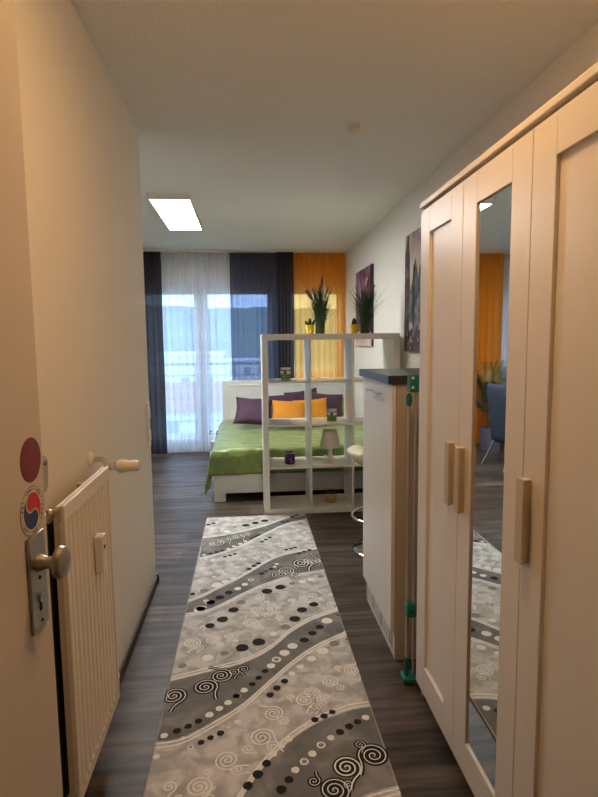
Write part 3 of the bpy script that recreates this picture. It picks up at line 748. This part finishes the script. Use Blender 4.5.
# ------------------------------------------------------------------ chair and palm by the far window
A = thing('dining_chair', 'slate blue upholstered chair with chrome legs seen in the mirror', 'chair', (-1.60, 5.66, 0), None, True, (0, 0, R(84)))
# local: chair faces +y, back at y=-.22
b = MB(); b.sm = True
def back(side):
    def f(u, v):
        a = -1 + 2 * u; z = .27 + .66 * v
        y = -.11 - .10 * v ** 1.4 - .02 * (1 - a * a) + side * .028 * math.sqrt(max(0, 1 - a ** 4)) * math.sqrt(max(0, 1 - (2 * v - 1) ** 6))
        return ((.23 - .02 * v - (.05 * max(0, v - .85) / .15) * a * a) * a, y, z)
    return f
b.grid(back(1), 16, 20); b.grid(back(-1), 16, 20); bmesh.ops.remove_doubles(b.bm, verts=b.bm.verts, dist=.0006); bmesh.ops.recalc_face_normals(b.bm, faces=b.bm.faces)
b.build('backrest', M['bluefab'], A)
MB().box((-.235, -.10, .29), (.235, .36, .475), .04, 4).build('seat', M['bluefab'], A)
for sx in (-1, 1):
    for sy in (-1, 1):
        yy = .30 if sy > 0 else -.10
        MB().tube([(sx * .17, yy, .31), (sx * .19, yy + sy * .03, .2), (sx * .215, yy + sy * (.08 if sy > 0 else .13), .0)], [.014, .012, .010], 12).build('leg', M['chrome'], A, True)

PLX, PLY = -1.77, 6.55
A = thing('potted_palm', 'palm in a grey violet square planter before an amber curtain', 'potted plant', (PLX, PLY, 0))
pp = MB(); 
pp.loft([[(PLX + sx * r, PLY + sy * r, z) for sx, sy in ((-1, -1), (1, -1), (1, 1), (-1, 1))] for r, z in ((.085, 0), (.105, .30), (.095, .30), (.09, .27))]); pp.build('planter', M['planter'], A)
bx((PLX - .089, PLY - .089, .25), (PLX + .089, PLY + .089, .27)).build('soil', M['soil'], A)
rnd = random.Random(12)
sm_ = MB()
fr_ = []
for i in range(20):
    a = rnd.uniform(0, 2 * math.pi); hgt = rnd.uniform(.45, 1.12); out = rnd.uniform(.10, .34)
    bx_, by_ = PLX + .04 * math.cos(a), PLY + .04 * math.sin(a)
    pts = [Vector((bx_ + out * q * q * math.cos(a), by_ + out * q * q * math.sin(a) * .7, .28 + hgt * (q - .18 * q ** 3))) for q in [k / 6 for k in range(7)]]
    for p_ in pts: p_.y = min(p_.y, YB - .17)
    sm_.tube(pts, [.008, .007, .006, .005, .004, .003, .002], 6)
    fr_.append((pts, i))
sm_.build('stems', M['stem'], A, True)
for pts, i in fr_:
    b = MB(); b.sm = True
    for q in range(18):
        tq = .42 + .58 * q / 17; idx = tq * 6; k0 = min(5, int(idx)); p_ = pts[k0].lerp(pts[k0 + 1], idx - k0); d = (pts[k0 + 1] - pts[k0]).normalized()
        side = d.cross(Vector((0, 0, 1))); side = side.normalized() if side.length > .01 else Vector((1, 0, 0))
        for sg in (-1, 1):
            L_ = .17 * (1 - .5 * abs(q / 17 - .4)); dr = (side * sg * .8 + d * .7 + Vector((0, 0, -.1))).normalized(); wv = d.cross(dr).cross(dr).normalized() * .0065
            e = p_ + dr * L_ + Vector((0, 0, -.05)); mid = p_ + dr * L_ * .5
            for z_ in (mid, e): z_.y = min(z_.y, YB - .15)
            vs = [b.bm.verts.new(x) for x in (p_, mid - wv, e, mid + wv)]; b._face(vs)
    b.build('frond', M['leafy'] if i in (3, 8, 11) else M['leaf'], A)

# ------------------------------------------------------------------ rug
RX0, RX1, RYF, RYN = -.3516, .4479, 4.297, 1.30
b = MB(); b.mat(M['rlight'])
b.box((RX0 + .004, RYN + .004, .001), (RX1 - .004, RYF - .004, .008), .002)
b.mat(M['redge']); 
for lo, hi in (((RX0, RYN), (RX0 + .006, RYF)), ((RX1 - .006, RYN), (RX1, RYF)), ((RX0, RYN), (RX1, RYN + .006)), ((RX0, RYF - .006), (RX1, RYF))): b.box((lo[0], lo[1], 0), (hi[0], hi[1], .0075), .002)
RUG = b
def clampx(p): return (min(max(p[0], RX0 + .006), RX1 - .006), min(max(p[1], RYN + .01), RYF - .006))
def smoothline(P, n=60):
    """Catmull-Rom through P"""
    P = [Vector((p[0], p[1])) for p in P]; P = [2 * P[0] - P[1]] + P + [2 * P[-1] - P[-2]]; out = []
    m = len(P) - 3
    for k in range(n + 1):
        s_ = k / n * m; i = min(m - 1, int(s_)); t_ = s_ - i; a, q, c, d = P[i:i + 4]
        out.append(.5 * ((2 * q) + (c - a) * t_ + (2 * a - 5 * q + 4 * c - d) * t_ ** 2 + (3 * q - a - 3 * c + d) * t_ ** 3))
    return out
def band(up, lo, n=60):
    U = smoothline(up, n); L_ = smoothline(lo, n); RUG.mat(M['rdark'])
    vs = [(RUG.bm.verts.new((*clampx(u), .0086)), RUG.bm.verts.new((*clampx(l), .0086))) for u, l in zip(U, L_)]
    for a, c in zip(vs, vs[1:]):
        RUG._face([a[0], c[0], c[1], a[1]])
    for P, off in ((U, .012), (L_, -.012)):
        for o_ in (off, off * 2.6):
            RUG.mat(M['rcream']); RUG.strip([(*clampx((p.x, p.y + o_)), .0089) for p in P], .0085)
def dots(lst, mat, z=.0096):
    RUG.mat(mat)
    for x, y, r in lst:
        r = min(r, max(.004, min(x - RX0, RX1 - x) - .004)) if (x - r < RX0 + .004 or x + r > RX1 - .004) else r
        RUG.disc((x, y, z), r, r, 18, 0, .03)
def spiral(x, y, r, a0, turns, dirn, w, mat, z):
    n = int(26 * turns); pts = []
    for k in range(n + 1):
        q = k / n; a = a0 + dirn * 2 * math.pi * turns * (1 - q); rr = r * (.08 + .92 * q)
        pts.append((*clampx((x + rr * math.cos(a), y + rr * math.sin(a))), z))
    # tail leaving tangentially
    a = a0; tx, ty = -math.sin(a) * -dirn, math.cos(a) * -dirn; lx, ly = pts[-1][0], pts[-1][1]
    for k in range(1, 9):
        q = k / 8; pts.append((*clampx((lx + tx * r * 1.2 * q + math.cos(a) * r * .5 * q * q, ly + ty * r * 1.2 * q + math.sin(a) * r * .5 * q * q)), z))
    RUG.mat(mat); RUG.strip(pts, w)
#RUGBEGIN
BLK = [(-0.223, 2.841, 0.021), (-0.099, 2.741, 0.0272), (-0.152, 2.648, 0.0284), (-0.212, 2.593, 0.0235), (0.327, 2.75, 0.0254), (0.259, 2.699, 0.0271), (0.213, 2.61, 0.0284), (0.328, 2.518, 0.0211), (0.285, 2.464, 0.0207), (0.24, 2.409, 0.0222), (0.026, 2.418, 0.0301), (-0.051, 2.378, 0.0295), (0.437, 2.621, 0.0199), (0.438, 2.394, 0.0182), (0.048, 2.187, 0.0145), (0.02, 2.143, 0.0142), (-0.007, 2.103, 0.0139), (0.126, 2.109, 0.0158), (0.092, 2.069, 0.0155), (0.063, 2.029, 0.0152), (-0.208, 1.907, 0.0141), (-0.243, 1.883, 0.0139), (-0.281, 1.863, 0.0152), (-0.124, 1.835, 0.0136), (-0.158, 1.816, 0.0119), (-0.19, 1.797, 0.0118), (0.222, 1.867, 0.0141), (0.259, 1.882, 0.0142), (0.293, 1.901, 0.0128), (0.377, 1.838, 0.014), (0.342, 1.818, 0.0153), (0.304, 1.794, 0.0151), (0.036, 1.676, 0.0153), (0.006, 1.633, 0.0176), (-0.026, 1.591, 0.0158), (0.105, 1.6, 0.0147), (0.078, 1.564, 0.0169), (0.111, 4.153, 0.0304), (0.036, 4.109, 0.0279), (-0.038, 4.065, 0.0297), (0.251, 4.101, 0.0194), (0.287, 4.117, 0.0173), (0.334, 4.223, 0.0222), (0.369, 4.247, 0.0179), (-0.288, 4.144, 0.0193), (-0.325, 4.115, 0.0192), (0.055, 3.842, 0.0161), (0.032, 3.816, 0.016), (0.005, 3.784, 0.0158), (0.135, 3.779, 0.0158), (0.105, 3.743, 0.0157), (0.076, 3.703, 0.0155), (-0.196, 3.573, 0.0148), (-0.231, 3.552, 0.0166), (-0.269, 3.527, 0.0165), (-0.109, 3.503, 0.0146), (-0.14, 3.482, 0.0145), (-0.173, 3.462, 0.0144), (0.299, 3.568, 0.015), (0.269, 3.551, 0.0149), (0.236, 3.534, 0.0149), (0.39, 3.51, 0.0167), (0.353, 3.485, 0.0165), (0.317, 3.464, 0.0164), (0.044, 3.329, 0.0174), (0.015, 3.293, 0.0172), (-0.016, 3.249, 0.017), (0.119, 3.233, 0.0152), (0.088, 3.203, 0.0168), (0.06, 3.173, 0.0166), (-0.13, 2.943, 0.023), (-0.178, 2.89, 0.024), (-0.223, 2.836, 0.0235), (-0.332, 2.949, 0.0183), (0.162, 2.976, 0.0297), (0.084, 2.935, 0.0307)]
WHT = [(-0.277, 2.767, 0.0318), (0.099, 2.481, 0.0186), (0.314, 2.31, 0.0272), (0.256, 2.256, 0.0208), (-0.203, 2.316, 0.0248), (0.181, 2.366, 0.0237), (0.14, 2.315, 0.0232), (0.075, 2.223, 0.0185), (0.201, 2.202, 0.0166), (0.16, 2.158, 0.0144), (-0.04, 2.069, 0.0154), (-0.07, 2.036, 0.0151), (0.372, 2.574, 0.0281), (-0.07, 2.035, 0.0168), (-0.102, 2.0, 0.0149), (-0.134, 1.969, 0.0146), (-0.17, 1.938, 0.0159), (-0.324, 1.845, 0.0135), (-0.336, 1.746, 0.0156), (-0.254, 1.824, 0.009), (-0.096, 1.862, 0.0092), (-0.064, 1.887, 0.0125), (0.412, 1.858, 0.0142), (0.267, 1.769, 0.0134), (0.129, 1.638, 0.0137), (0.119, 1.779, 0.0134), (0.09, 1.749, 0.0131), (0.06, 1.717, 0.0143), (0.187, 1.84, 0.0092), (0.193, 1.702, 0.0143), (-0.177, 3.944, 0.0246), (-0.04, 3.728, 0.0136), (-0.075, 3.683, 0.0154), (-0.118, 3.641, 0.0152), (-0.155, 3.599, 0.015), (-0.311, 3.513, 0.0127), (-0.041, 3.037, 0.019), (-0.081, 2.987, 0.0202), (-0.202, 3.049, 0.0301), (-0.155, 3.088, 0.0225), (-0.109, 3.129, 0.0195), (-0.269, 2.775, 0.0287), (0.294, 3.034, 0.0224), (0.352, 3.058, 0.0242), (0.159, 3.306, 0.0139), (0.144, 3.264, 0.012), (0.433, 3.541, 0.0131), (-0.296, 3.44, 0.0107), (-0.249, 3.42, 0.0124)]
GRY = [(0.16, 2.537, 0.0254), (0.375, 2.363, 0.0239), (-0.13, 2.343, 0.0193), (-0.309, 2.266, 0.0185), (-0.12, 4.037, 0.0189), (-0.27, 2.984, 0.0247), (-0.06, 2.82, 0.025), (0.232, 3.015, 0.0174), (0.411, 3.09, 0.0196), (0.386, 4.05, 0.0192)]
RING = [(0.101, 2.267, 0.0208), (-0.224, 1.778, 0.0102), (0.228, 1.738, 0.0161), (0.162, 1.67, 0.0154), (-0.005, 3.093, 0.0178)]
BANDS = [([(-0.346, 3.829), (-0.225, 3.854), (-0.103, 3.898), (0.002, 3.958), (0.111, 4.027), (0.203, 4.114), (0.309, 4.197), (0.44, 4.245)], [(-0.336, 3.478), (-0.228, 3.532), (-0.117, 3.62), (-0.02, 3.726), (0.106, 3.883), (0.208, 4.008), (0.313, 4.1), (0.45, 4.165)]), ([(-0.355, 2.845), (-0.272, 2.908), (-0.199, 2.986), (-0.088, 3.103), (0.014, 3.229), (0.125, 3.369), (0.242, 3.454), (0.46, 3.522)], [(-0.355, 2.739), (-0.26, 2.758), (-0.189, 2.8), (-0.115, 2.872), (-0.038, 2.949), (0.078, 3.045), (0.253, 3.142), (0.474, 3.202)]), ([(-0.361, 2.157), (-0.207, 2.204), (-0.049, 2.254), (0.078, 2.349), (0.173, 2.471), (0.275, 2.569), (0.379, 2.632), (0.471, 2.671)], [(-0.367, 1.818), (-0.261, 1.831), (-0.166, 1.893), (-0.047, 1.992), (0.069, 2.134), (0.178, 2.264), (0.297, 2.375), (0.467, 2.48)]), ([(-0.096, 1.446), (-0.036, 1.56), (0.033, 1.669), (0.119, 1.766), (0.229, 1.849), (0.323, 1.889), (0.38, 1.907), (0.455, 1.914)], [(0.077, 1.398), (0.178, 1.456), (0.238, 1.482), (0.3, 1.504), (0.348, 1.522), (0.395, 1.534), (0.443, 1.542), (0.491, 1.551)])]
DSP = [(-0.198, 2.107, 0.0329), (-0.137, 2.176, 0.0305), (-0.086, 2.195, 0.0163), (-0.042, 2.213, 0.0165), (-0.319, 2.064, 0.032), (0.297, 1.63, 0.0357), (0.398, 1.672, 0.034), (0.362, 1.724, 0.0131), (0.184, 1.586, 0.0133), (0.243, 1.545, 0.0312), (0.292, 1.562, 0.0105), (-0.301, 3.706, 0.0211), (-0.242, 3.715, 0.0251), (-0.19, 3.758, 0.0215), (-0.136, 3.814, 0.0198), (-0.091, 3.82, 0.0199), (-0.048, 3.861, 0.0161), (-0.015, 3.881, 0.0122), (0.159, 3.149, 0.0215), (0.208, 3.196, 0.0218), (0.261, 3.237, 0.0136), (0.32, 3.295, 0.0278), (0.381, 3.333, 0.0246), (0.423, 3.314, 0.014), (0.244, 3.143, 0.0149)]
LSP = [(0.024, 1.798, 0.0403), (0.07, 1.919, 0.0351), (0.197, 1.983, 0.0365), (-0.095, 1.706, 0.038), (-0.181, 1.603, 0.0381), (-0.024, 1.749, 0.0188), (-0.157, 1.66, 0.015), (0.146, 2.008, 0.0151), (-0.274, 1.613, 0.0211), (0.279, 1.993, 0.0184), (-0.011, 2.601, 0.0345), (0.03, 2.726, 0.0339), (-0.286, 2.446, 0.0381), (-0.192, 2.463, 0.0324), (-0.119, 2.486, 0.0205), (0.311, 2.088, 0.0334), (0.419, 2.154, 0.0327), (0.364, 2.177, 0.0147), (0.097, 2.727, 0.0272), (0.425, 2.749, 0.0231), (0.229, 2.024, 0.0305), (0.139, 2.637, 0.0198), (-0.244, 2.584, 0.017), (-0.262, 3.208, 0.0216), (-0.195, 3.241, 0.0219), (-0.128, 3.333, 0.0208), (-0.057, 3.415, 0.0196), (0.093, 3.502, 0.022), (0.177, 3.646, 0.021), (0.262, 3.718, 0.0215), (0.347, 3.764, 0.0238), (0.035, 3.422, 0.0197), (0.406, 3.739, 0.0177), (0.339, 2.856, 0.0256), (0.272, 2.823, 0.0223), (0.401, 2.9, 0.023), (0.209, 2.811, 0.0192), (0.147, 3.447, 0.0199), (-0.296, 4.009, 0.0208), (-0.211, 3.998, 0.0166), (-0.305, 3.114, 0.0193), (0.04, 2.857, 0.0239), (0.1, 2.785, 0.0233), (-0.303, 3.297, 0.0154), (0.362, 3.912, 0.0206), (0.231, 3.867, 0.0183), (-0.253, 2.859, 0.0148)]
for u_, l_ in BANDS: band(u_, l_)
# repeat of the pattern on the near end, below the frame
BLK += [(-.2 + .06 * k, 1.42 + .03 * k, .016) for k in range(3)]
rnd = random.Random(5)
def chain(L, kinds):
    sg = 1
    for k, (x, y, r) in enumerate(L):
        nx, ny = (L[k + 1][0], L[k + 1][1]) if k + 1 < len(L) and math.hypot(L[k + 1][0] - x, L[k + 1][1] - y) < .2 else (x + .1 * sg, y + .03)
        a0 = math.atan2(ny - y, nx - x) - sg * 1.2; tn = 2.6 if r > .03 else 1.7
        for w_, mt, z in kinds: spiral(x, y, r * 1.12, a0, tn, sg, max(w_[0], r * w_[1]), M[mt], z)
        sg = -sg
chain(LSP, [((.006, .17), 'rcream', .0090)])
chain([(x + .035, y - .045, r * .55) for x, y, r in LSP if r > .02], [((.005, .2), 'rcream', .00905)])
chain([(x, y, r * 1.2) for x, y, r in DSP if y < 2.6 and r > .034], [((.013, .40), 'rblack', .0094), ((.0035, .13), 'rcream', .0098)])
chain([(x, y, r * 1.35) for x, y, r in DSP if y < 2.6 and r <= .034], [((.015, .42), 'rblack', .0094), ((.0025, .09), 'rcream', .0098)])
chain([(x, y, r * 2.1) for x, y, r in DSP if y >= 2.6], [((.017, .40), 'rblack', .0095), ((.0045, .12), 'rcream', .0100)])
dots(WHT, M['rcream']); dots(GRY, M['rmid']); dots(RING, M['rcream']); dots([(x, y, r * .6) for x, y, r in RING], M['rmid'], .0099); dots(BLK, M['rblack'], .0100)
#RUGEND
RUG.build('rug', M['rlight'])
tag(bpy.data.objects['rug'], 'long grey patterned runner rug with black dots and swirls', 'rug')

# ------------------------------------------------------------------ outdoors
struct('ground', bx((-400, 12, -9.3), (400, 420, -9)), M['land'])
hillm = MB(); hillm.sm = True
def hf(u, v):
    x = -420 + 840 * u; y = 300 + 160 * v
    ridge = 29 - .012 * x + 9 * noise.noise(Vector((x * .006, 2.2, 0))) + 2.5 * noise.noise(Vector((x * .05, 1, 0)))
    return (x, y, -9.3 + (ridge + 9) * math.sin(math.pi / 2 * min(1, v * 1.25)))
hillm.grid(hf, 120, 14)
struct('hillside', hillm, M['hill'])
struct('balcony_slab', bx((-4.2, YB + .18, -.25), (2.6, 8.75, -.03)), M['conc'])
A = thing('balcony_railing', 'grey metal balcony railing outside the window', 'railing', (-.8, 8.62, -.03))
for z in (1.08, .90, .72, .54, .36, .18):
    if z == 1.08: bx((-4.1, 8.60, z - .02), (2.5, 8.65, z + .02), .005).build('top_rail', M['rail'], A)
    else: MB().cyl((-4.1, 8.625, z), (2.5, 8.625, z), .010, seg=10).build('rail', M['rail'], A, True)
for i in range(7): bx((-4.1 + 1.1 * i - .015, 8.61, -.03), (-4.1 + 1.1 * i + .015, 8.645, 1.06), .003).build('post', M['rail'], A)
def house(label, x, y, w, d, h, roof, flat_):
    z = -9
    A = thing('house', label, 'house', (x, y, z), 'houses in the valley')
    bx((x - w / 2, y - d / 2, z), (x + w / 2, y + d / 2, z + h)).build('walls', M['housew'], A)
    if flat_: bx((x - w / 2 - .3, y - d / 2 - .3, z + h), (x + w / 2 + .3, y + d / 2 + .3, z + h + .4)).build('roof', roof, A)
    else: MB().prism([(y - d / 2 - .5, z + h), (y + d / 2 + .5, z + h), (y, z + h + d * .36)], 0, x - w / 2 - .4, x + w / 2 + .4).build('roof', roof, A)
    n = max(2, int(w / 3))
    for i in range(n):
        for fl in range(int(h / 3)):
            xx = x - w / 2 + w * (i + .5) / n
            bx((xx - .6, y - d / 2 - .06, z + .9 + 3 * fl), (xx + .6, y - d / 2 + .05, z + 2.3 + 3 * fl)).build('window', M['hwin'], A)
house('house with a red tiled roof just below the balcony', -6.5, 62, 12, 8, 3.2, M['roofr'], False)
house('white flat-roofed hall far behind the red-roofed houses', -11, 88, 14, 12, 8.6, M['roofw'], True)
house('house with a red tiled roof below the charcoal curtain', 9, 70, 12, 8, 3.6, M['roofr'], False)
house('tall pale house at the foot of the hill', 1.5, 120, 12, 10, 6.5, M['roofw'], True)

# ------------------------------------------------------------------ sky, window portals, camera
wd = bpy.data.worlds.new('overcast sky'); S.world = wd; wd.use_nodes = True
bg = wd.node_tree.nodes['Background']; bg.inputs['Color'].default_value = (.44, .67, 1.0, 1); bg.inputs['Strength'].default_value = 2.6
for i, (x0, x1, z0, z1) in enumerate(OP):
    L_ = bpy.data.lights.new('window_portal', 'AREA'); L_.shape = 'RECTANGLE'; L_.size = x1 - x0; L_.size_y = z1 - z0
    L_.cycles.is_portal = True
    lo = bpy.data.objects.new('window_portal', L_); COL.objects.link(lo); lo.location = ((x0 + x1) / 2, YB + .2, (z0 + z1) / 2); lo.rotation_euler = (R(-90), 0, 0)

f, yaw, pitch, roll, hc = 542.06, .0943, .1037, -.0113, 1.4054
cam = bpy.data.cameras.new('camera'); co = bpy.data.objects.new('camera', cam); COL.objects.link(co); S.camera = co
cam.sensor_fit = 'HORIZONTAL'; cam.sensor_width = 36; cam.lens = 36 * f / 598; cam.clip_start = .02; cam.clip_end = 2000
fw = Vector((math.sin(yaw) * math.cos(pitch), math.cos(yaw) * math.cos(pitch), -math.sin(pitch))); r_ = Vector((math.cos(yaw), -math.sin(yaw), 0)); u_ = r_.cross(fw)
r2 = r_ * math.cos(roll) + u_ * math.sin(roll); u2 = -r_ * math.sin(roll) + u_ * math.cos(roll)
m = Matrix((r2, u2, -fw)).transposed().to_4x4(); m.translation = (0, 0, hc); co.matrix_world = m

for o in bpy.data.objects:
    if '_local' in o: del o['_local']
S.view_settings.view_transform = 'Standard'; S.view_settings.look = 'None'; S.view_settings.gamma = 1; S.view_settings.exposure = 1.0
S.cycles.use_denoising = True; S.cycles.max_bounces = 10; S.cycles.diffuse_bounces = 6; S.cycles.transparent_max_bounces = 24; S.cycles.sample_clamp_indirect = 6; S.cycles.caustics_reflective = False; S.cycles.caustics_refractive = False
